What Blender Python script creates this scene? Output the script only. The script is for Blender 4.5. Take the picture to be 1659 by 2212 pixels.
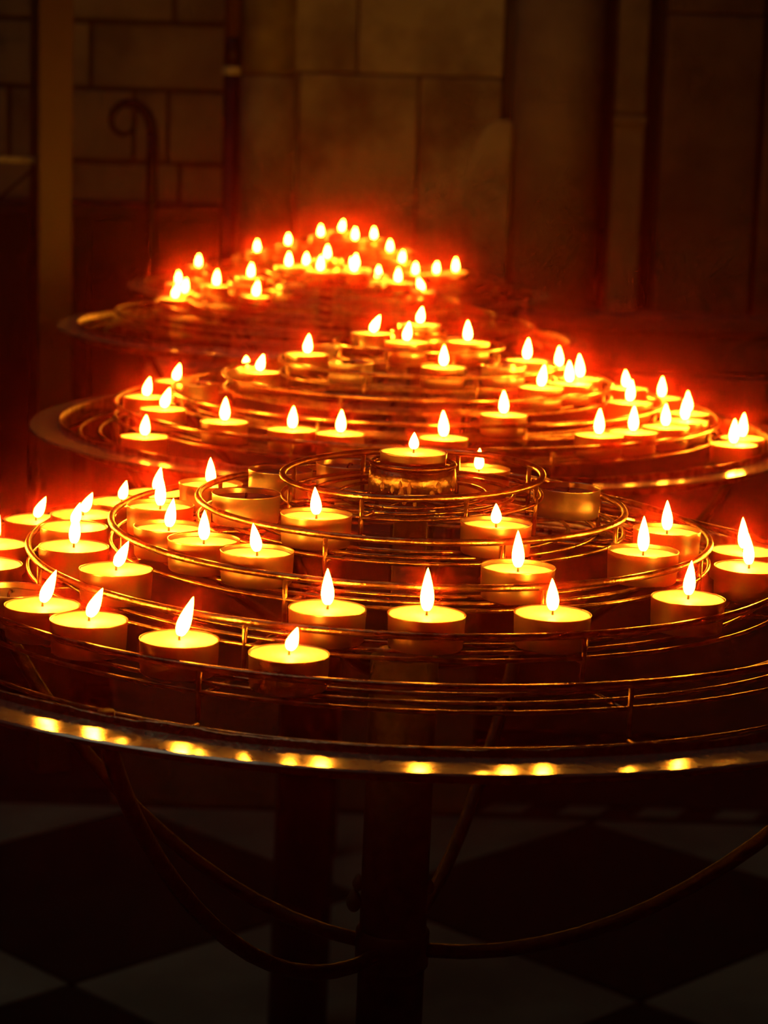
import bpy, bmesh, math, random
from mathutils import Matrix, Vector, Euler

scene = bpy.context.scene
for o in list(bpy.data.objects):
    bpy.data.objects.remove(o, do_unlink=True)
COL = scene.collection
R = math.radians
PI = math.pi
rng = random.Random(7)

# ------------------------------------------------------------------ camera
FPX, PITCH, ROLL, CAM_Z = 4841.0, 0.17464, 0.03074, 1.2039
cam_data = bpy.data.cameras.new('camera')
cam = bpy.data.objects.new('camera', cam_data)
COL.objects.link(cam)
scene.camera = cam
cam_data.sensor_fit = 'VERTICAL'
cam_data.sensor_height = 24.0
cam_data.lens = FPX / 2212.0 * 24.0
cam_data.clip_start = 0.05
cam_data.dof.use_dof = True
cam_data.dof.focus_distance = 1.18
cam_data.dof.aperture_fstop = 9.8
_fw = Vector((0, math.cos(PITCH), -math.sin(PITCH)))
_up0 = Vector((0, math.sin(PITCH), math.cos(PITCH)))
_rt0 = Vector((1, 0, 0))
_rt = _rt0 * math.cos(ROLL) + _up0 * math.sin(ROLL)
_up = _up0 * math.cos(ROLL) - _rt0 * math.sin(ROLL)
_m = Matrix((_rt, _up, -_fw)).transposed().to_4x4()
_m.translation = (0, 0, CAM_Z)
cam.matrix_world = _m

# ------------------------------------------------------------------ world: dark church air with an added red haze imitating lens glow
world = bpy.data.worlds.new('lens_glow_haze')
scene.world = world
world.use_nodes = True
wn = world.node_tree.nodes
wn.clear()
wo = wn.new('ShaderNodeOutputWorld')
wb = wn.new('ShaderNodeBackground')
wb.inputs['Color'].default_value = (0.02, 0.016, 0.012, 1)
wb.inputs['Strength'].default_value = 0.0
wv = wn.new('ShaderNodeVolumeScatter')
wv.inputs['Color'].default_value = (1.0, 0.07, 0.05, 1)
wv.inputs['Density'].default_value = 0.048
wv.inputs['Anisotropy'].default_value = 0.987
world.node_tree.links.new(wb.outputs[0], wo.inputs['Surface'])
world.node_tree.links.new(wv.outputs[0], wo.inputs['Volume'])

# faint daylight falling from high windows of the nave
nave = bpy.data.lights.new('nave_window_light', 'AREA')
nave.shape = 'RECTANGLE'
nave.size = 2.2
nave.size_y = 3.2
nave.energy = 8.5
nave.color = (1.0, 0.86, 0.66)
nave_o = bpy.data.objects.new('nave_window_light', nave)
COL.objects.link(nave_o)
nave_o.location = (-1.6, 1.8, 6.0)
nave_o.rotation_euler = (Vector((-0.6, 2.2, 0.0)) - Vector(nave_o.location)).to_track_quat('-Z', 'Y').to_euler()

# ------------------------------------------------------------------ exposure and sampling
scene.view_settings.view_transform = 'Standard'
scene.view_settings.look = 'None'
scene.view_settings.exposure = 0.0
scene.view_settings.gamma = 1.0
scene.view_settings.use_curve_mapping = False
cy = scene.cycles
cy.use_denoising = True
cy.use_light_tree = False
cy.sample_clamp_indirect = 3.0
cy.max_bounces = 5
cy.use_adaptive_sampling = True
cy.adaptive_threshold = 0.06
cy.adaptive_min_samples = 16
cy.diffuse_bounces = 2
cy.glossy_bounces = 4
cy.transparent_max_bounces = 16
cy.volume_bounces = 0
cy.caustics_reflective = False
cy.caustics_refractive = False

LIGHT_COLOR = (1.0, 0.30, 0.014)
FLAME_L = 250.0          # radiance of a flame's surface

# ------------------------------------------------------------------ materials
MATS = {}

def new_mat(name):
    m = bpy.data.materials.new(name)
    m.use_nodes = True
    MATS[name] = m
    nt = m.node_tree
    return m, nt, nt.nodes, nt.links, nt.nodes['Principled BSDF']

def stone(name, c1, c2, scale=9.0, rough=0.85, bump=0.35, random_amt=0.25, bscale=60.0):
    m, nt, N, L, P = new_mat(name)
    tc = N.new('ShaderNodeTexCoord')
    n1 = N.new('ShaderNodeTexNoise'); n1.inputs['Scale'].default_value = scale; n1.inputs['Detail'].default_value = 6; n1.inputs['Roughness'].default_value = 0.65
    L.new(tc.outputs['Object'], n1.inputs['Vector'])
    oi = N.new('ShaderNodeObjectInfo')
    mr = N.new('ShaderNodeMath'); mr.operation = 'MULTIPLY_ADD'; mr.inputs[1].default_value = random_amt; mr.inputs[2].default_value = -random_amt / 2
    L.new(oi.outputs['Random'], mr.inputs[0])
    ad = N.new('ShaderNodeMath'); ad.operation = 'ADD'
    n3 = N.new('ShaderNodeTexNoise'); n3.inputs['Scale'].default_value = scale * 0.45; n3.inputs['Detail'].default_value = 3
    L.new(tc.outputs['Object'], n3.inputs['Vector'])
    a3 = N.new('ShaderNodeMath'); a3.operation = 'MULTIPLY_ADD'; a3.inputs[1].default_value = 1.1; a3.inputs[2].default_value = -0.55
    L.new(n3.outputs['Fac'], a3.inputs[0])
    a4 = N.new('ShaderNodeMath'); a4.operation = 'ADD'
    L.new(n1.outputs['Fac'], a4.inputs[0]); L.new(a3.outputs[0], a4.inputs[1])
    L.new(a4.outputs[0], ad.inputs[0]); L.new(mr.outputs[0], ad.inputs[1])
    cr = N.new('ShaderNodeValToRGB')
    cr.color_ramp.elements[0].position = 0.3; cr.color_ramp.elements[0].color = (*c1, 1)
    cr.color_ramp.elements[1].position = 0.7; cr.color_ramp.elements[1].color = (*c2, 1)
    L.new(ad.outputs[0], cr.inputs[0]); L.new(cr.outputs[0], P.inputs['Base Color'])
    n2 = N.new('ShaderNodeTexNoise'); n2.inputs['Scale'].default_value = bscale; n2.inputs['Detail'].default_value = 5
    L.new(tc.outputs['Object'], n2.inputs['Vector'])
    bp = N.new('ShaderNodeBump'); bp.inputs['Strength'].default_value = bump; bp.inputs['Distance'].default_value = 0.008
    L.new(n2.outputs['Fac'], bp.inputs['Height']); L.new(bp.outputs[0], P.inputs['Normal'])
    P.inputs['Roughness'].default_value = rough
    return m

def metal(name, c, rough, c2=None, bump=0.0, bscale=500.0, spec=0.5, metallic=1.0):
    m, nt, N, L, P = new_mat(name)
    tc = N.new('ShaderNodeTexCoord')
    n1 = N.new('ShaderNodeTexNoise'); n1.inputs['Scale'].default_value = 120; n1.inputs['Detail'].default_value = 4
    L.new(tc.outputs['Object'], n1.inputs['Vector'])
    cr = N.new('ShaderNodeValToRGB')
    c2 = c2 or tuple(v * 0.6 for v in c)
    cr.color_ramp.elements[0].position = 0.35; cr.color_ramp.elements[0].color = (*c2, 1)
    cr.color_ramp.elements[1].position = 0.6; cr.color_ramp.elements[1].color = (*c, 1)
    L.new(n1.outputs['Fac'], cr.inputs[0]); L.new(cr.outputs[0], P.inputs['Base Color'])
    P.inputs['Metallic'].default_value = metallic
    P.inputs['Roughness'].default_value = rough
    if bump:
        n2 = N.new('ShaderNodeTexNoise'); n2.inputs['Scale'].default_value = bscale; n2.inputs['Detail'].default_value = 2
        L.new(tc.outputs['Object'], n2.inputs['Vector'])
        bp = N.new('ShaderNodeBump'); bp.inputs['Strength'].default_value = bump; bp.inputs['Distance'].default_value = 0.001
        L.new(n2.outputs['Fac'], bp.inputs['Height']); L.new(bp.outputs[0], P.inputs['Normal'])
    return m

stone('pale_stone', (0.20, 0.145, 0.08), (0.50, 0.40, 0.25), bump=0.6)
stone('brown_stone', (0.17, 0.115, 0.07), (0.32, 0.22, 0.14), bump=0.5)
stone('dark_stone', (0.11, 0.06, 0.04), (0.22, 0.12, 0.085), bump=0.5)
stone('mortar', (0.05, 0.04, 0.03), (0.09, 0.07, 0.05))
stone('tile_dark', (0.010, 0.011, 0.012), (0.022, 0.022, 0.022), scale=5, rough=0.45, bump=0.08, random_amt=0.1)
stone('tile_light', (0.26, 0.24, 0.20), (0.42, 0.38, 0.31), scale=6, rough=0.5, bump=0.08, random_amt=0.2)
stone('wood_dark', (0.010, 0.007, 0.005), (0.03, 0.018, 0.012), scale=14, rough=0.6, bump=0.15)
stone('wood_post', (0.08, 0.035, 0.017), (0.14, 0.063, 0.03), scale=7, rough=0.45, bump=0.1)
metal('rod_metal', (0.46, 0.29, 0.16), 0.31, (0.20, 0.11, 0.06), bump=0.3)
metal('rim_metal', (0.56, 0.51, 0.44), 0.14, (0.46, 0.41, 0.34), bump=0.04, bscale=90, metallic=0.6)
metal('lip_metal', (0.78, 0.58, 0.36), 0.33, (0.30, 0.19, 0.10), bump=0.5)
metal('pole_metal', (0.050, 0.030, 0.022), 0.5, (0.02, 0.012, 0.01), metallic=0.4)
metal('black_iron', (0.014, 0.013, 0.013), 0.5, (0.006, 0.006, 0.006), metallic=0.5)
metal('arm_iron', (0.055, 0.026, 0.017), 0.5, (0.02, 0.01, 0.007), bump=0.5, metallic=0.7)
metal('pale_collar', (0.55, 0.47, 0.34), 0.6, metallic=0.0)

# wax: warm, translucent
m, nt, N, L, P = new_mat('wax')
P.inputs['Base Color'].default_value = (0.93, 0.84, 0.60, 1)
P.inputs['Roughness'].default_value = 0.35
P.inputs['Subsurface Weight'].default_value = 0.7
P.inputs['Subsurface Radius'].default_value = (0.010, 0.006, 0.003)
P.inputs['Subsurface Scale'].default_value = 1.0

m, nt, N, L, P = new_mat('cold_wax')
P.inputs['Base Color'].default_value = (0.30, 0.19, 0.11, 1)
P.inputs['Roughness'].default_value = 0.45

m, nt, N, L, P = new_mat('wax_drip')
P.inputs['Base Color'].default_value = (0.34, 0.21, 0.11, 1)
P.inputs['Roughness'].default_value = 0.4

m, nt, N, L, P = new_mat('wick')
P.inputs['Base Color'].default_value = (0.02, 0.012, 0.008, 1)
P.inputs['Roughness'].default_value = 0.9

# thin tealight cup: shiny, lets part of the wax glow through
m, nt, N, L, P = new_mat('cup')
P.inputs['Base Color'].default_value = (0.74, 0.56, 0.38, 1)
P.inputs['Metallic'].default_value = 1.0
P.inputs['Roughness'].default_value = 0.3
tr = N.new('ShaderNodeBsdfTranslucent'); tr.inputs['Color'].default_value = (1, 0.62, 0.3, 1)
mx = N.new('ShaderNodeMixShader'); mx.inputs['Fac'].default_value = 0.28
out = N['Material Output']
L.new(P.outputs[0], mx.inputs[1]); L.new(tr.outputs[0], mx.inputs[2]); L.new(mx.outputs[0], out.inputs['Surface'])

m, nt, N, L, P = new_mat('metal_cup')
P.inputs['Base Color'].default_value = (0.80, 0.68, 0.52, 1)
P.inputs['Metallic'].default_value = 0.95
P.inputs['Roughness'].default_value = 0.3

# flame: the light source itself
m, nt, N, L, P = new_mat('flame')
N.remove(P)
em = N.new('ShaderNodeEmission'); em.inputs['Color'].default_value = (*LIGHT_COLOR, 1); em.inputs['Strength'].default_value = FLAME_L
L.new(em.outputs[0], N['Material Output'].inputs['Surface'])

# ------------------------------------------------------------------ mesh helpers
def mesh_from(bm, name, mat, smooth=True):
    me = bpy.data.meshes.new(name)
    bm.normal_update()
    bm.to_mesh(me); bm.free()
    if smooth:
        for p in me.polygons: p.use_smooth = True
    me.materials.append(MATS[mat])
    return me

def link(name, me, parent=None, loc=(0, 0, 0), rot=(0, 0, 0), scale=(1, 1, 1)):
    o = bpy.data.objects.new(name, me)
    COL.objects.link(o)
    o.parent = parent
    o.location = loc; o.rotation_euler = rot; o.scale = scale
    return o

def tag(o, label=None, cat=None, group=None, kind=None):
    if label: o['label'] = label
    if cat: o['category'] = cat
    if group: o['group'] = group
    if kind: o['kind'] = kind
    return o

def empty(name, loc=(0, 0, 0), rot=(0, 0, 0)):
    o = bpy.data.objects.new(name, None)
    COL.objects.link(o)
    o.empty_display_size = 0.02
    o.location = loc; o.rotation_euler = rot
    return o

def bm_lathe(prof, seg=48, wave=None):
    """prof: list of (r, z); closes onto the axis when r == 0."""
    bm = bmesh.new()
    rings = []
    for r, z in prof:
        if r < 1e-7:
            rings.append([bm.verts.new((0, 0, z))])
        else:
            rings.append([bm.verts.new((r * math.cos(2 * PI * k / seg), r * math.sin(2 * PI * k / seg), z + (wave(k, seg, z) if wave else 0))) for k in range(seg)])
    for a, b in zip(rings, rings[1:]):
        for k in range(seg):
            k2 = (k + 1) % seg
            if len(a) == 1 and len(b) == 1: continue
            if len(a) == 1: bm.faces.new((a[0], b[k2], b[k]))
            elif len(b) == 1: bm.faces.new((a[k], a[k2], b[0]))
            else: bm.faces.new((a[k], a[k2], b[k2], b[k]))
    bmesh.ops.recalc_face_normals(bm, faces=bm.faces)
    return bm

def bm_torus(r, t, seg=144, sides=10, squash=1.0):
    bm = bmesh.new()
    vs = []
    for k in range(seg):
        a = 2 * PI * k / seg
        vs.append([bm.verts.new(((r + t * math.cos(2 * PI * j / sides)) * math.cos(a), (r + t * math.cos(2 * PI * j / sides)) * math.sin(a), t * squash * math.sin(2 * PI * j / sides))) for j in range(sides)])
    for k in range(seg):
        for j in range(sides):
            bm.faces.new((vs[k][j], vs[(k + 1) % seg][j], vs[(k + 1) % seg][(j + 1) % sides], vs[k][(j + 1) % sides]))
    bmesh.ops.recalc_face_normals(bm, faces=bm.faces)
    return bm

def bm_tube(pts, rad, sides=10, flat=1.0):
    """tube along points; rad a number or a list."""
    bm = bmesh.new()
    pts = [Vector(p) for p in pts]
    n = len(pts)
    if not isinstance(rad, (list, tuple)): rad = [rad] * n
    rings = []
    prev = None
    for i, p in enumerate(pts):
        t = (pts[min(i + 1, n - 1)] - pts[max(i - 1, 0)]).normalized()
        if prev is None:
            ref = Vector((0, 0, 1)) if abs(t.z) < 0.9 else Vector((1, 0, 0))
            nx = t.cross(ref).normalized()
        else:
            nx = (prev - t * prev.dot(t)).normalized()
        prev = nx
        ny = t.cross(nx).normalized()
        rings.append([bm.verts.new(p + (nx * math.cos(2 * PI * j / sides) + ny * math.sin(2 * PI * j / sides) * flat) * rad[i]) for j in range(sides)])
    for a, b in zip(rings, rings[1:]):
        for j in range(sides):
            bm.faces.new((a[j], a[(j + 1) % sides], b[(j + 1) % sides], b[j]))
    bm.faces.new(rings[0][::-1]); bm.faces.new(rings[-1])
    bmesh.ops.recalc_face_normals(bm, faces=bm.faces)
    return bm

def bm_box(x0, x1, y0, y1, z0, z1, bevel=0.0, segs=2):
    bm = bmesh.new()
    bmesh.ops.create_cube(bm, size=1)
    for v in bm.verts:
        v.co = Vector(((x0 + x1) / 2 + v.co.x * (x1 - x0), (y0 + y1) / 2 + v.co.y * (y1 - y0), (z0 + z1) / 2 + v.co.z * (z1 - z0)))
    if bevel:
        bmesh.ops.bevel(bm, geom=list(bm.edges), offset=bevel, segments=segs, affect='EDGES', profile=0.6)
    return bm

def box(name, x0, x1, y0, y1, z0, z1, mat, parent=None, bevel=0.0, smooth=False):
    """box whose origin is at its own centre"""
    cx, cy_, cz = (x0 + x1) / 2, (y0 + y1) / 2, (z0 + z1) / 2
    me = mesh_from(bm_box(x0 - cx, x1 - cx, y0 - cy_, y1 - cy_, z0 - cz, z1 - cz, bevel), name, mat, smooth)
    return link(name, me, parent, (cx, cy_, cz))

def bm_prism(poly, z0, z1):
    bm = bmesh.new()
    a = [bm.verts.new((x, y, z0)) for x, y in poly]
    b = [bm.verts.new((x, y, z1)) for x, y in poly]
    n = len(poly)
    bm.faces.new(a[::-1]); bm.faces.new(b)
    for k in range(n):
        bm.faces.new((a[k], a[(k + 1) % n], b[(k + 1) % n], b[k]))
    bmesh.ops.recalc_face_normals(bm, faces=bm.faces)
    return bm

# ------------------------------------------------------------------ the setting: floor of diagonal checkered tiles
floor = link('floor', mesh_from(bm_box(-3.2, 3.2, -1.0, 4.9, -0.12, -0.012), 'floor', 'mortar', False))
tag(floor, 'floor of large dark and pale diagonal checker tiles', None, None, 'structure')
TS = 0.565
V0 = Vector((-0.018, 3.363))
e1 = Vector((math.cos(R(45.4)), math.sin(R(45.4)))) * TS
e2 = Vector((math.cos(R(134.6)), math.sin(R(134.6)))) * TS
Y_EDGE = 3.775

def clip_y(poly, ymax):
    out = []
    for k in range(len(poly)):
        a, b = poly[k], poly[(k + 1) % len(poly)]
        ia, ib = a[1] <= ymax, b[1] <= ymax
        if ia: out.append(a)
        if ia != ib:
            t = (ymax - a[1]) / (b[1] - a[1])
            out.append((a[0] + (b[0] - a[0]) * t, ymax))
    return out

for i in range(-9, 9):
    for j in range(-9, 9):
        c = V0 + e1 * (i + 0.5) + e2 * (j + 0.5)
        if abs(c.x) > 2.2 or c.y < 0.3 or c.y > Y_EDGE + 0.4: continue
        g = 0.0035 / TS
        poly = []
        for u, v in ((g, g), (1 - g, g), (1 - g, 1 - g), (g, 1 - g)):
            q = V0 + e1 * (i + u) + e2 * (j + v)
            poly.append((q.x, q.y))
        poly = clip_y(poly, Y_EDGE)
        if len(poly) < 3: continue
        # dark tiles share the image's left and right columns of diamonds
        dark = (i + j) % 2 != 0
        me = mesh_from(bm_prism([(x - c.x, y - c.y) for x, y in poly], -0.02, rng.uniform(-0.0006, 0.0006)), 'tile', 'tile_dark' if dark else 'tile_light', False)
        link('tile', me, floor, (c.x, c.y, 0))
# dark border with a row of small pale lozenges
box('border_slab', -3.0, 3.0, Y_EDGE + 0.003, 3.806, -0.02, 0.0, 'tile_dark', floor)
box('border_slab', -3.0, 3.0, 3.866, 4.75, -0.02, 0.0, 'tile_dark', floor)
box('border_slab', -3.0, 3.0, 3.808, 3.864, -0.02, -0.003, 'tile_dark', floor)
loz_l = mesh_from(bm_prism([(-0.052, -0.025), (0.020, -0.025), (0.046, 0.025), (-0.026, 0.025)], -0.02, 0.0), 'lozenge', 'tile_light', False)
for k in range(-1, 12):
    link('lozenge', loz_l, floor, (0.374 + k * 0.137, 3.836, 0))

# ------------------------------------------------------------------ the setting: back wall
YW = 4.5
K = YW / 4916.0
def wx(px, k=K): return (px - 857) * k
def wz(py, px=830, k=K): return 1.2039 - (py - 252 - 0.031 * (px - 830)) * k

wall_left = box('wall_left', wx(-2100), wx(515), YW + 0.012, YW + 0.3, 0, 2.7, 'mortar')
tag(wall_left, 'coursed stone block wall with recessed joints behind the post', None, None, 'structure')

def block(parent, x0, x1, z0, z1, y=YW, depth=0.1, mat='brown_stone', gap=0.004, proud=None, name='stone_block'):
    p = rng.uniform(-0.004, 0.006) if proud is None else proud
    o = box(name, x0 + gap, x1 - gap, y - p, y + depth, z0 + gap, z1 - gap, mat, None, 0.006, False)
    if parent:
        o.parent = parent
        o.matrix_parent_inverse = Matrix.Translation(-Vector(parent.location))
    return o

courses = [2.7, 2.40, 2.12, 1.84, 1.60, wz(52, 300), wz(195, 300), wz(350, 300), wz(440, 300) - 0.03, 0.78, 0.52, 0.26, 0.0]
joints = [[-500, -240, 60, 330], [-560, -200, 120, 400], [-420, -60, 250], [-640, -300, 20, 300], [-560, -180, 78, 375], [-400, -60, 195], [-640, -310, 20, 290, 364], [-420, -150, 90, 390], [-500, -220, 140], [-380, -20, 330], [-500, -180, 200], [-420, 60, 330]]
for ci in range(len(courses) - 1):
    xs = [-2100, -1780 + 90 * (ci % 3), -1420 + 70 * (ci % 2), -1090 - 60 * (ci % 3), -820 + 50 * (ci % 2)] + joints[ci] + [515]
    for a, b in zip(xs, xs[1:]):
        block(wall_left, wx(a), wx(b), courses[ci + 1], courses[ci])

# half-round shaft, ashlar bay, and the clustered pier to the right
wall_back = box('wall_back', wx(500), wx(1125), YW + 0.02, YW + 0.3, 0, 2.7, 'mortar')
tag(wall_back, 'pale ashlar bay between the slender shaft and the round pier', None, None, 'structure')
bz = [2.7, 2.05, 1.66, wz(165, 850), 0.90, 0.45, 0.0]
bj = [[820], [700], [640, 770], [645, 905], [720], [860]]
for ci in range(len(bz) - 1):
    xs = [636] + bj[ci] + [1085]
    for a, b in zip(xs, xs[1:]):
        block(wall_back, wx(a), wx(b), bz[ci + 1], bz[ci], mat='pale_stone', gap=0.0015)
# rough repair slab leaning out of the corner
rep = bmesh.new()
prof = [(1108, 258), (1060, 262), (1035, 300), (1018, 350), (1012, 400), (1020, 450), (1030, 520), (1040, 640), (1108, 640)]
fr = [rep.verts.new((wx(x), YW - 0.03 + rng.uniform(-0.004, 0.004), wz(y, x))) for x, y in prof]
bk = [rep.verts.new((wx(x), YW + 0.03, wz(y, x))) for x, y in prof]
rep.faces.new(fr)
for k in range(len(prof)):
    rep.faces.new((fr[k], bk[k], bk[(k + 1) % len(prof)], fr[(k + 1) % len(prof)]))
bmesh.ops.recalc_face_normals(rep, faces=rep.faces)
bmesh.ops.bevel(rep, geom=list(rep.edges), offset=0.006, segments=2, affect='EDGES')
o = link('repair_stone', mesh_from(rep, 'repair_stone', 'pale_stone', False))
o.parent = wall_back; o.matrix_parent_inverse = Matrix.Translation(-Vector(wall_back.location))

def drum_column(name, label, px0, px1, y, zs, mat, seg=36, k=K):
    r = (px1 - px0) / 2 * k
    e = empty(name, (wx((px0 + px1) / 2, k), y, 0))
    tag(e, label, None, None, 'structure')
    for a, b in zip(zs, zs[1:]):
        prof = [(0, a + 0.0015), (r - 0.003, a + 0.0015), (r, a + 0.005), (r, b - 0.005), (r - 0.003, b - 0.0015), (0, b - 0.0015)]
        link('drum', mesh_from(bm_lathe(prof, seg), 'drum', mat), e)
    return e
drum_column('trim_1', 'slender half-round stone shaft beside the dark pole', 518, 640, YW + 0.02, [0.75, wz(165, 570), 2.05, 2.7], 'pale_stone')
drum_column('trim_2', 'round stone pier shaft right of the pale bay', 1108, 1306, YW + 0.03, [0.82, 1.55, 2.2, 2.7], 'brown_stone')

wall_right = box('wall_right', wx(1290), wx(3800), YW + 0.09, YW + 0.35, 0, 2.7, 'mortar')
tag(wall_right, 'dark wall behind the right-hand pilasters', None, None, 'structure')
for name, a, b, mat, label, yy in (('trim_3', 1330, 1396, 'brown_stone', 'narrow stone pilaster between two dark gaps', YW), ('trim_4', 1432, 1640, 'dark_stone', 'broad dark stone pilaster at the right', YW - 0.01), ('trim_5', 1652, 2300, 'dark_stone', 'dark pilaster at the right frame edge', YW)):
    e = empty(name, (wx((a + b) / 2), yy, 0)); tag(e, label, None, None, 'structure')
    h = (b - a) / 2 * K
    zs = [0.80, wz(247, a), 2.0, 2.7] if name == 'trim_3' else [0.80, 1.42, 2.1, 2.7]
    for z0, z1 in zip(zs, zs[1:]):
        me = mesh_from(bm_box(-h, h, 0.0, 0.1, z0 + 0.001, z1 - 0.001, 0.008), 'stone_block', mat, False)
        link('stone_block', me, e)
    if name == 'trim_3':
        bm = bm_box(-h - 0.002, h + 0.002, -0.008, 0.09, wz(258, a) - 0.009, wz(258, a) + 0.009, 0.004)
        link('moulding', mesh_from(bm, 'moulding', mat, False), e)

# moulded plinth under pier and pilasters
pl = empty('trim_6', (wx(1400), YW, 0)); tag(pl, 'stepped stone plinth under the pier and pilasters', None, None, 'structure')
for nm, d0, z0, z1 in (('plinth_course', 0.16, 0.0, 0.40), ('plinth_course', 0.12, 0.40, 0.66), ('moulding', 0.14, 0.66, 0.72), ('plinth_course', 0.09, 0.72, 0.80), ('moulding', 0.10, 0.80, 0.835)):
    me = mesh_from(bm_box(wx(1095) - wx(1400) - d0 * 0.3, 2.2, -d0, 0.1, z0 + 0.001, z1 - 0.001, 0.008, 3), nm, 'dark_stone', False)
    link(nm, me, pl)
# low block at the foot of the slender shaft
pb = empty('trim_7', (-0.16, 3.97, 0)); tag(pb, 'low pale stone base block under the bay', None, None, 'structure')
link('base_block', mesh_from(bm_box(-0.305, 0.33, -0.19, 0.5, 0.0, 0.50, 0.01), 'base_block', 'brown_stone', False), pb)
link('base_block', mesh_from(bm_box(-0.28, 0.33, 0.05, 0.5, 0.502, 0.75, 0.01), 'base_block', 'brown_stone', False), pb)

# ------------------------------------------------------------------ dark wooden bench back along the left wall
def pbx(px, y): return (px - 857) * y / 4916.0
bench = empty('bench', (-0.95, 4.3, 0))
tag(bench, 'black wooden bench back with a flat top ledge along the left wall', 'bench')
YB = 4.28
x0, x1 = -1.6 + 0.95, pbx(476, YB) + 0.95
ztop = wz(442, 250, YB / 4916.0)
link('top_ledge', mesh_from(bm_box(x0, x1, -0.03, 0.19, ztop - 0.025, ztop, 0.004), 'top_ledge', 'wood_dark', False), bench)
npan = 5
for k in range(npan):
    a = x0 + 0.02 + (x1 - x0 - 0.04) * k / npan; b = x0 + 0.02 + (x1 - x0 - 0.04) * (k + 1) / npan
    link('panel', mesh_from(bm_box(a + 0.004, b - 0.004, 0.012, 0.03, 0.08, ztop - 0.025, 0.003), 'panel', 'wood_dark', False), bench)
    link('stile', mesh_from(bm_box(a - 0.02, a + 0.02, -0.002, 0.03, 0.0, ztop - 0.025, 0.002), 'stile', 'wood_dark', False), bench)
link('stile', mesh_from(bm_box(x1 - 0.04, x1, -0.002, 0.19, 0.0, ztop - 0.025, 0.002), 'stile', 'wood_dark', False), bench)

# square post at the left with a small pale crossbar and brace
YP = 4.0
post = empty('square_post', (pbx(112, YP), YP, 0), (0, 0, R(24)))
tag(post, 'tall square brown post standing left of the candle stands', 'post')
link('shaft', mesh_from(bm_box(-0.031, 0.031, -0.031, 0.031, 0.0, 2.7, 0.003), 'shaft', 'wood_post', False), post)
link('crossbar', mesh_from(bm_tube([(-0.03, 0, wz(344, 30, YP / 4916)), (-0.5, 0.2, wz(344, 30, YP / 4916))], 0.006), 'crossbar', 'pale_collar'), post)
link('brace', mesh_from(bm_tube([(-0.03, 0, wz(360, 60, YP / 4916)), (-0.12, 0.05, wz(470, 0, YP / 4916))], 0.003), 'brace', 'black_iron'), post)

# wrought-iron scroll bar
YS = 4.12
kS = YS / 4916.0
def sp(zx, zy):
    px, py = 180 + zx / 4.366, 160 + zy / 4.366
    return ((px - 857) * kS, 0.0, wz(py, px, kS))
raw = [(660, 1250, 56), (660, 900, 56), (662, 560, 56), (645, 455, 54), (605, 370, 52), (545, 310, 50), (480, 280, 46), (410, 275, 42), (340, 300, 38), (285, 355, 35), (266, 425, 32), (278, 495, 29), (320, 548, 26), (385, 568, 24), (450, 548, 23), (492, 495, 22), (500, 430, 20), (488, 375, 18)]
base = sp(660, 1250)
pts = [(base[0], 0.0, 0.0)] + [sp(a, b) for a, b, c in raw]
rad = [56 / 4.366 * kS] + [c / 4.366 * kS for a, b, c in raw]
sc = empty('iron_scroll', (base[0], YS, 0))
tag(sc, 'black wrought iron upright with its top curled into a scroll', 'ironwork')
link('upright', mesh_from(bm_tube([(x - base[0], y, z) for x, y, z in pts[:4]], rad[:4], 12, 1.0), 'upright', 'black_iron'), sc)
link('scroll', mesh_from(bm_tube([(x - base[0], y, z) for x, y, z in pts[3:]], rad[3:], 12, 1.0), 'scroll', 'black_iron'), sc)

# slim dark pole with a pale collar
YQ = 4.2
kQ = YQ / 4916.0
pp = empty('dark_pole', ((500 - 857) * kQ, YQ, 0))
tag(pp, 'slim dark pole with a pale collar in front of the stone shaft', 'pole')
rp = 18 * kQ
zc0, zc1 = wz(164, 500, kQ), wz(146, 500, kQ)
link('lower_shaft', mesh_from(bm_lathe([(0, 0), (rp, 0), (rp, zc0), (0, zc0)], 24), 'lower_shaft', 'black_iron'), pp)
link('collar', mesh_from(bm_lathe([(0, zc0), (rp + 0.001, zc0), (rp + 0.002, zc0 + 0.003), (rp + 0.002, zc1 - 0.003), (rp + 0.001, zc1), (0, zc1)], 24), 'collar', 'pale_collar'), pp)
zs1 = wz(85, 500, kQ)
link('sleeve', mesh_from(bm_lathe([(0, zc1), (rp, zc1), (rp, zs1), (0, zs1)], 24), 'sleeve', 'black_iron'), pp)
link('upper_shaft', mesh_from(bm_lathe([(0, zs1), (rp * 0.96, zs1), (rp * 0.96, 2.7), (0, 2.7)], 24), 'upper_shaft', 'wood_post'), pp)

# ------------------------------------------------------------------ candle stands
RR = {'A': 0.07297, 'B': 0.11961, 'C': 0.16750, 'D': 0.21258, 'E': 0.26041, 'L': 0.30647, 'R': 0.33290}
ZZ = {'A': 1.00717, 'B': 0.99142, 'C': 0.97816, 'D': 0.96427, 'E': 0.95226, 'L': 0.93781, 'R': 0.93377}
ZZ_LT = ZZ['E'] - 0.0136      # virtual guard height of the outermost tier
STANDS = {
    1: dict(c=(0.0148, 1.2425), tilt=(-0.0105, 0.0045), dz=0.0, top=0.01256, pole=0.0195),
    2: dict(c=(0.0256, 1.9343), tilt=(-0.0013, -0.0051), dz=0.0040, top=0.0172, pole=0.0195),
    3: dict(c=(-0.0817, 2.8098), tilt=(-0.0137, 0.0), dz=0.0010, top=0.0188, pole=0.039),
    4: dict(c=(-0.0808, 3.5415), tilt=(0.0, 0.0), dz=0.0005, top=0.0167, pole=0.0195),
}
G_T, P_T = 0.0019, 0.0011          # guard and platform rod radii
DROP = 0.0115                        # platform rods lie this far below their guard ring
CUP_H = 0.0166

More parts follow.
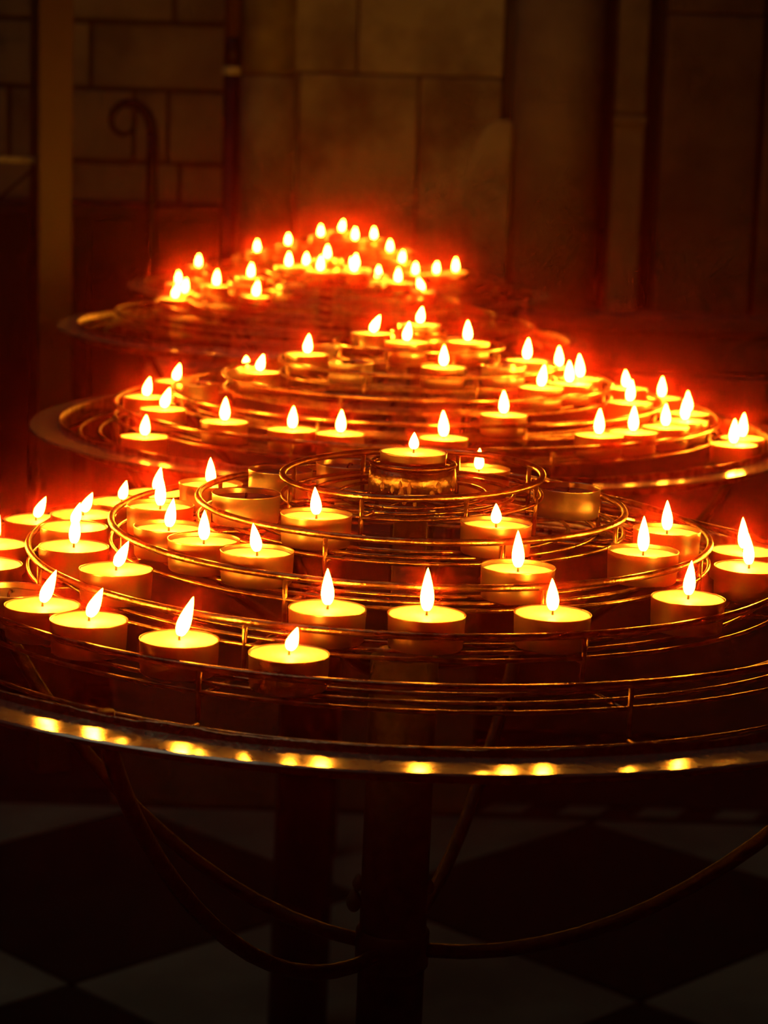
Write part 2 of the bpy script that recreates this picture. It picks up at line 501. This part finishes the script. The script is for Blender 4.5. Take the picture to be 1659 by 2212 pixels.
ring_mesh = {}
def ring(r, t):
    key = (round(r, 5), t)
    if key not in ring_mesh:
        ring_mesh[key] = mesh_from(bm_torus(r, t, 160 if r > 0.1 else 96), 'ring', 'rod_metal')
    return ring_mesh[key]

ORDER = 'ABCDE'
POST_AZ = [R(-112 + 45 * k) for k in range(8)]
post_meshes = {}
def post_mesh(h):
    key = round(h, 4)
    if key not in post_meshes:
        post_meshes[key] = mesh_from(bm_lathe([(0, -h), (0.0013, -h), (0.0013, 0), (0, 0)], 10), 'post', 'rod_metal')
    return post_meshes[key]
spoke_meshes = {}
def spoke_mesh(r0, r1):
    key = (round(r0, 4), round(r1, 4))
    if key not in spoke_meshes:
        spoke_meshes[key] = mesh_from(bm_tube([(r0, 0, 0), ((r0 + r1) / 2, 0, 0), (r1, 0, 0)], 0.0012, 8), 'spoke', 'rod_metal')
    return spoke_meshes[key]

# rim: flat polished flange and an upright lip with a ragged, waxy top edge
fr0, fr1 = RR['L'] + 0.0008, RR['R']
flange_mesh = mesh_from(bm_lathe([(fr0, -0.0022), (fr0, 0.0), (fr1 - 0.001, 0.0), (fr1, -0.0008), (fr1, -0.0022), (fr0, -0.0022)], 192), 'rim_flange', 'rim_metal', False)
for p_ in flange_mesh.polygons: p_.use_smooth = False
_lw = [0.0]
for k in range(384): _lw.append(0.72 * _lw[-1] + rng.gauss(0, 0.00028))
def lip_wave(k, seg, z):
    return _lw[k] if z > 0.001 else 0.0
LH = ZZ['L'] - ZZ['R']
lip_mesh = mesh_from(bm_lathe([(RR['L'] + 0.0008, -0.012), (RR['L'] + 0.0008, LH - 0.0006), (RR['L'], LH), (RR['L'] - 0.0008, LH - 0.0006), (RR['L'] - 0.0008, -0.012), (RR['L'] + 0.0008, -0.012)], 384, lip_wave), 'rim_lip', 'lip_metal')

# raised cup in the centre
HR = 0.0232
holder_ring = mesh_from(bm_torus(HR, 0.0014, 64, 8), 'cup_ring', 'rod_metal')
hw = [0.0]
for k in range(64): hw.append(0.6 * hw[-1] + rng.gauss(0, 0.0012))
holder_band = mesh_from(bm_lathe([(HR - 0.001, -0.0005), (HR + 0.0006, -0.0005), (HR + 0.0014, -0.006), (HR + 0.0016, -0.0150), (HR, -0.0150), (HR - 0.001, -0.0005)], 64, lambda k, s, z: hw[k] if z < -0.007 else 0), 'cup_band', 'lip_metal')
holder_disc = mesh_from(bm_lathe([(0, -0.0008), (HR, -0.0008), (HR, 0.0), (0, 0.0)], 48), 'cup_floor', 'rod_metal', False)
drip_bm = bmesh.new()
bmesh.ops.create_uvsphere(drip_bm, u_segments=12, v_segments=8, radius=1)
for v in drip_bm.verts:
    if v.co.z > 0: v.co.x *= 1 - 0.45 * v.co.z; v.co.y *= 1 - 0.45 * v.co.z
drip_mesh = mesh_from(drip_bm, 'wax_drip', 'wax_drip')

arm_pts = []
HUB_Z = (1150 - 455) * 1.04683 / 1000
RIM_U = ZZ['R'] - 0.004
for k in range(19):
    s = k / 18
    r = 0.018 + 0.262 * math.sin(s * PI / 2) ** 0.98
    u = (r - 0.018) / 0.262
    z = HUB_Z + (RIM_U - HUB_Z) * (0.45 * (1 - math.sqrt(max(0, 1 - u * u))) + 0.55 * u ** 1.9)
    arm_pts.append((r, 0, z))
arm_mesh = mesh_from(bm_tube(arm_pts, 0.0043, 10), 'support_arm', 'arm_iron')
ARM_AZ = [R(a) for a in (-120, -12, 71, 158)]
NAMES = {1: 'nearest', 2: 'second nearest', 3: 'third', 4: 'farthest'}
S_LABEL = {
    1: 'nearest round tiered candle stand of metal rings with a bright polished rim',
    2: 'second candle stand of tiered rings, directly behind the nearest one',
    3: 'third candle stand of tiered rings, set to the left behind the second',
    4: 'farthest candle stand of tiered rings, small in front of the stone wall',
}

def tilt_matrix(i):
    s = STANDS[i]
    a, b = s['tilt']
    piv = Vector((0, 0, 0.95))
    rot = Euler((b, -a, 0), 'XYZ').to_matrix().to_4x4()
    return Matrix.Translation(Vector((s['c'][0], s['c'][1], 0))) @ Matrix.Translation(piv) @ rot @ Matrix.Translation(-piv)

def build_stand(i):
    s = STANDS[i]
    root = empty('candle_stand')
    root.matrix_world = tilt_matrix(i)
    tag(root, S_LABEL[i], 'candle stand', 'tiered candle stands in a row')
    dz = s['dz']
    pr = s['pole']
    ztop_wide = 0.905
    link('pole', mesh_from(bm_lathe([(0, 0.003), (pr, 0.003), (pr, ztop_wide - 0.004), (pr - 0.004, ztop_wide), (0.0095, ztop_wide + 0.001), (0.0095, ZZ['A'] - 0.014 + dz), (0, ZZ['A'] - 0.014 + dz)], 40), 'pole', 'black_iron' if i == 3 else 'pole_metal'), root)
    zprev = None
    for k, n in enumerate(ORDER):
        z = ZZ[n] + dz
        rot = (0.0228, -0.0371, 0) if (i == 1 and n == 'A') else (0, 0, 0)
        link('guard_ring', ring(RR[n], G_T), root, (0, 0, z), rot)
        zp = z - DROP
        for off in (0.0, 0.0155, 0.031):
            link('platform_ring', ring(RR[n] - off, P_T), root, (0, 0, zp), rot)
        zn = (ZZ[ORDER[k + 1]] if k < 4 else ZZ_LT) + dz - DROP
        r0 = RR[n]
        r1 = RR[ORDER[k + 1]] if k < 4 else RR['L']
        for az in POST_AZ:
            x, y = math.cos(az) * RR[n], math.sin(az) * RR[n]
            up = (-x * rot[1] + y * rot[0]) if rot[0] else 0
            link('post', post_mesh(z - zn + (0.002 if rot[0] else 0)), root, (x, y, z + up))
            link('spoke', spoke_mesh(r0, r1), root, (0, 0, zn - 0.0022), (0, 0, az))
    # innermost spokes to the pole and the outermost platform
    for az in POST_AZ:
        link('spoke', spoke_mesh(0.009, RR['A']), root, (0, 0, ZZ['A'] + dz - DROP - 0.0022), (0, 0, az))
    zl = ZZ_LT + dz - DROP
    for off in (0.0165, 0.0335):
        link('platform_ring', ring(RR['L'] - off, P_T), root, (0, 0, zl))
    link('rim_flange', flange_mesh, root, (0, 0, ZZ['R'] + dz))
    link('rim_lip', lip_mesh, root, (0, 0, ZZ['R'] + dz))
    # raised centre cup
    zc = ZZ['A'] + dz + s['top'] - CUP_H
    link('cup_floor', holder_disc, root, (0, 0, zc - 0.0003))
    link('cup_ring', holder_ring, root, (0, 0, zc + 0.0100))
    link('cup_band', holder_band, root, (0, 0, zc + 0.0085))
    for az in POST_AZ[::2]:
        link('post', post_mesh(0.016), root, (math.cos(az) * HR * 0.9, math.sin(az) * HR * 0.9, zc - 0.0008))
    if i == 1:
        for k in range(34):
            a = rng.uniform(0, 2 * PI)
            w = rng.uniform(0.0009, 0.0021)
            link('wax_drip', drip_mesh, root, ((HR + 0.0012) * math.cos(a), (HR + 0.0012) * math.sin(a), zc + 0.0065 - rng.uniform(0.005, 0.016)), (0, 0, a), (w * 0.6, w, w * rng.uniform(1.0, 2.6)))
    for k, az in enumerate(ARM_AZ):
        link('support_arm', arm_mesh, root, (0, 0, 0), (0, 0, az + (R(8) if i == 2 else R(-6) if i == 3 else 0)))
    link('arm_collar', mesh_from(bm_lathe([(pr - 0.001, HUB_Z - 0.012), (pr + 0.002, HUB_Z - 0.010), (pr + 0.002, HUB_Z + 0.010), (pr - 0.001, HUB_Z + 0.012)], 32), 'arm_collar', 'pole_metal'), root)
    if i == 1:
        for (dx, zz, sx) in ((-0.0212, 0.7665, 0.0036), (-0.0232, 0.7555, 0.0048), (0.0205, 0.7655, 0.0030)):
            link('wax_drip', drip_mesh, root, (dx, -0.002, zz), (0, 0, 0), (sx, sx, sx * 1.5))
    return root

for i in STANDS: build_stand(i)

# ------------------------------------------------------------------ tealight candles
cup_mesh = mesh_from(bm_lathe([(0, 0.0), (0.0172, 0.0), (0.0181, 0.0009), (0.0184, 0.006), (0.01875, 0.0158), (0.0190, 0.0164), (0.0189, 0.0167), (0.0186, 0.0166), (0.01845, 0.0158), (0.0181, 0.006), (0.0178, 0.0012), (0, 0.0008)], 56), 'cup', 'cup')
cold_cup_mesh = cup_mesh.copy(); cold_cup_mesh.materials.clear(); cold_cup_mesh.materials.append(MATS['metal_cup'])

def wax_mesh(top, mat):
    return mesh_from(bm_lathe([(0, 0.0010), (0.0174, 0.0013), (0.0179, 0.006), (0.0182, top + 0.0006), (0.0176, top + 0.0001), (0.0120, top - 0.0003), (0.0035, top - 0.0004), (0, top - 0.0001)], 48), 'wax', mat)
wax_full = wax_mesh(0.0158, 'wax')
wax_low = wax_mesh(0.0138, 'wax')
wax_cold = wax_mesh(0.0128, 'cold_wax')
wick_mesh = mesh_from(bm_tube([(0, 0, -0.001), (0.0001, 0, 0.002), (0.0004, 0.0002, 0.0042)], [0.0007, 0.0006, 0.0005], 8), 'wick', 'wick')
wick_bent = mesh_from(bm_tube([(0, 0, -0.001), (0.0002, 0, 0.0018), (0.0012, 0, 0.0038), (0.0026, 0, 0.0040), (0.0030, 0, 0.0028)], 0.00065, 8), 'wick', 'wick')
# unit flame: 1 tall, teardrop
fp = [(0, 0.0), (0.10, 0.015), (0.155, 0.07), (0.195, 0.16), (0.215, 0.26), (0.212, 0.36), (0.19, 0.48), (0.155, 0.61), (0.112, 0.74), (0.068, 0.86), (0.028, 0.95), (0, 1.0)]
flame_mesh = mesh_from(bm_lathe(fp, 12), 'flame', 'flame')

CANDLES = {
    1: [
        ('T', 0.0000, 0.0000, 1, 9, 0),
        ('B', -0.0911, -0.0308, 0, 0, 0),
        ('B', -0.0767, 0.0547, 0, 0, 0),
        ('B', -0.0380, 0.0862, 0, 0, 0),
        ('B', -0.0507, -0.0843, 1, 14, -5),
        ('B', 0.0436, -0.0882, 1, 10, -3),
        ('B', 0.0904, 0.0322, 0, 0, 0),
        ('B', 0.0409, 0.0894, 1, 12, 0),
        ('C', -0.1408, -0.0039, 1, 18, 0),
        ('C', -0.1297, -0.0663, 1, 15, 8),
        ('C', -0.1083, -0.0982, 1, 15, 0),
        ('C', -0.0790, -0.1231, 1, 14, -10),
        ('C', -0.1189, 0.0756, 1, 15, -2),
        ('C', 0.0532, -0.1362, 1, 18, -3),
        ('C', 0.1223, -0.0801, 1, 18, -2),
        ('C', 0.1426, -0.0155, 1, 16, -3),
        ('D', -0.1808, -0.0625, 1, 17, 4),
        ('D', -0.1887, 0.0313, 1, 12, 25),
        ('D', -0.1886, -0.0072, 1, 12, 15),
        ('D', -0.1721, 0.0776, 1, 11, 14),
        ('D', -0.1550, 0.1121, 1, 14, 10),
        ('D', -0.1514, -0.1169, 1, 14, 25),
        ('D', -0.0408, -0.1869, 1, 17, -2),
        ('D', 0.0070, -0.1912, 1, 20, -1),
        ('D', 0.0684, -0.1787, 1, 15, -4),
        ('D', 0.1405, -0.1299, 1, 17, 2),
        ('D', 0.1887, 0.0021, 1, 17, -5),
        ('D', 0.1846, -0.0442, 1, 17, -6),
        ('E', -0.2339, -0.0065, 1, 17, 10),
        ('E', -0.2223, 0.0724, 1, 13, 25),
        ('E', -0.2274, -0.0610, 1, 14, 10),
        ('E', -0.2056, -0.1222, 0, 0, 0),
        ('E', -0.1833, -0.1536, 1, 17, 22),
        ('E', -0.1564, -0.1810, 1, 15, 24),
        ('E', -0.1095, -0.2126, 1, 19, 18),
        ('E', -0.0568, -0.2323, 1, 11, 18),
    ],
    2: [
        ('T', 0.0000, 0.0000, 1, 14, 8),
        ('A', -0.0411, 0.0203, 1, 16, 25),
        ('A', -0.0114, -0.0504, 1, 16, 8),
        ('A', 0.0411, -0.0313, 1, 17, -2),
        ('B', 0.0197, -0.0941, 1, 17, 0),
        ('B', -0.0568, -0.0803, 0, 0, 0),
        ('B', 0.0703, -0.0688, 0, 0, 0),
        ('B', 0.0928, -0.0160, 1, 18, 3),
        ('B', -0.0956, -0.0231, 1, 16, 5),
        ('B', -0.0748, 0.0573, 0, 0, 0),
        ('C', -0.1348, -0.0525, 1, 14, 15),
        ('C', 0.0999, -0.1033, 1, 18, 8),
        ('C', 0.1264, -0.0650, 1, 18, -3),
        ('C', 0.1388, -0.0238, 1, 20, -5),
        ('C', 0.1267, 0.0616, 1, 18, -2),
        ('D', -0.1558, 0.1066, 1, 9, 0),
        ('D', 0.0664, -0.1794, 1, 18, -2),
        ('D', 0.1771, -0.0691, 1, 18, 4),
        ('D', 0.1851, 0.0370, 1, 15, -6),
        ('D', -0.1886, -0.0320, 0, 0, 0),
        ('E', -0.2181, 0.0844, 1, 15, 15),
        ('E', -0.1534, -0.1835, 1, 18, 2),
        ('E', -0.0986, -0.2179, 1, 17, 3),
        ('E', -0.0609, -0.2313, 1, 17, 2),
        ('E', 0.0182, -0.2385, 1, 20, -3),
        ('E', -0.2086, -0.1169, 1, 17, 18),
        ('E', -0.2313, -0.0394, 1, 16, 12),
        ('E', 0.1408, -0.1934, 1, 20, 0),
        ('E', 0.1703, -0.1680, 1, 20, 0),
        ('E', 0.2007, -0.1300, 1, 18, -2),
        ('E', 0.2221, -0.0860, 1, 18, -3),
        ('E', 0.2315, -0.0329, 1, 18, -4),
        ('E', 0.2214, 0.0753, 1, 18, 0),
        ('L', -0.2161, -0.1861, 1, 16, 5),
        ('L', 0.2578, -0.1220, 1, 20, 0),
        ('L', 0.2712, -0.0800, 1, 20, 2),
    ],
    3: [
        ('T', 0.0000, 0.0000, 1, 16, 0),
        ('A', -0.0069, -0.0453, 1, 18, 3),
        ('A', 0.0352, 0.0379, 1, 17, 0),
        ('A', -0.0275, 0.0438, 1, 15, 0),
        ('A', 0.0357, -0.0288, 1, 17, -20),
        ('A', -0.0480, 0.0069, 1, 17, 0),
        ('B', 0.0336, 0.0924, 0, 0, 0),
        ('B', 0.0897, 0.0404, 1, 17, 0),
        ('B', -0.0956, 0.0117, 1, 17, 4),
        ('B', -0.0432, -0.0884, 0, 0, 0),
        ('B', 0.0645, 0.0695, 1, 17, 0),
        ('C', -0.1393, 0.0237, 1, 19, 3),
        ('C', -0.0810, -0.1153, 1, 18, 8),
        ('C', 0.1215, 0.0815, 1, 17, -20),
        ('D', -0.1865, -0.0293, 1, 18, 14),
        ('D', -0.1824, 0.0577, 1, 18, 8),
    ],
    4: [
        ('T', 0.0000, 0.0000, 1, 17, 12),
        ('A', 0.0227, -0.0398, 1, 18, 0),
        ('A', -0.0330, 0.0319, 1, 17, 0),
        ('A', 0.0516, 0.0034, 1, 17, 0),
        ('B', -0.0851, 0.0440, 1, 17, 2),
        ('B', 0.0774, -0.0538, 1, 17, 0),
        ('B', 0.0983, -0.0017, 0, 0, 0),
        ('C', 0.0960, -0.1030, 1, 17, 6),
        ('C', -0.1348, 0.0568, 1, 18, 0),
        ('D', 0.1167, -0.1516, 1, 17, 2),
        ('D', 0.1488, -0.1199, 1, 17, 4),
        ('D', 0.1797, -0.0656, 1, 20, 0),
        ('E', -0.2279, 0.0524, 1, 18, 3),
        ('L', -0.2408, -0.1461, 1, 18, 2),
    ],
}
TIER_WORD = {'A': 'innermost tier', 'B': 'second tier', 'C': 'third tier', 'D': 'fourth tier', 'E': 'fifth tier', 'L': 'outermost tier'}
ORD = ['', 'first', 'second', 'third', 'fourth', 'fifth', 'sixth', 'seventh', 'eighth', 'ninth', 'tenth', 'eleventh', 'twelfth', 'thirteenth', 'fourteenth']
LOW_WAX = {(1, 'C'), (1, 'B')}

def build_candle(i, tier, lx, ly, lit, fh, lean, label):
    s = STANDS[i]
    M = tilt_matrix(i)
    if tier == 'T':
        zb = ZZ['A'] + s['dz'] + s['top'] - CUP_H
    else:
        zg = ZZ_LT if tier == 'L' else ZZ[tier]
        zb = zg + s['dz'] - DROP + P_T + 0.00005
        if i == 1 and tier == 'A':
            zb += lx * 0.0371 + ly * 0.0228
    root = empty('tealight')
    spin = rng.uniform(0, 6.28)
    root.location = M @ Vector((lx, ly, zb))
    root.rotation_euler = (M.to_3x3() @ Matrix.Rotation(spin, 3, 'Z')).to_euler()
    tag(root, label, 'candle', ('lit' if lit else 'unlit') + ' tealights on the ' + NAMES[i] + ' stand')
    if not lit:
        link('cup', cold_cup_mesh, root)
        wx_ = link('wax', wax_cold, root)
        link('wick', wick_bent, wx_, (0, 0, 0.0126))
        return root
    low = (i, tier) in LOW_WAX
    top = 0.0138 if low else 0.0158
    link('cup', cup_mesh, root)
    wx_ = link('wax', wax_low if low else wax_full, root)
    link('wick', wick_mesh, wx_, (0, 0, top))
    # flame leans sideways in the draught; undo the cup's own spin first
    h = fh * (1.05 if i == 1 else 0.97) / 1000
    w = (0.0024 + 0.00004 * fh) / 0.215 * {1: 1.0, 2: 1.15, 3: 1.22, 4: 1.22}[i]  # flames on the farther stands are widened to imitate bloom
    f = link('flame', flame_mesh, root, (0, 0, top + 0.0022))
    q = Matrix.Rotation(-spin, 3, 'Z') @ Matrix.Rotation(R(lean), 3, 'Y')
    f.rotation_euler = q.to_euler()
    f.scale = (w, w, h)
    return root

for i, rows in CANDLES.items():
    by_tier = {}
    for row in rows: by_tier.setdefault(row[0], []).append(row)
    for tier, L_ in by_tier.items():
        L_.sort(key=lambda r: r[1])
        for k, row in enumerate(L_):
            st = 'lit' if row[3] else 'unlit'
            if tier == 'T':
                label = 'lit tealight in the raised centre cup of the ' + NAMES[i] + ' stand'
            elif len(L_) == 1:
                label = st + ' tealight alone on the ' + TIER_WORD[tier] + ' of the ' + NAMES[i] + ' stand'
            else:
                label = st + ' tealight, ' + ORD[k + 1] + ' from left on the ' + TIER_WORD[tier] + ' of the ' + NAMES[i] + ' stand'
            build_candle(i, *row, label)

bpy.context.view_layer.update()
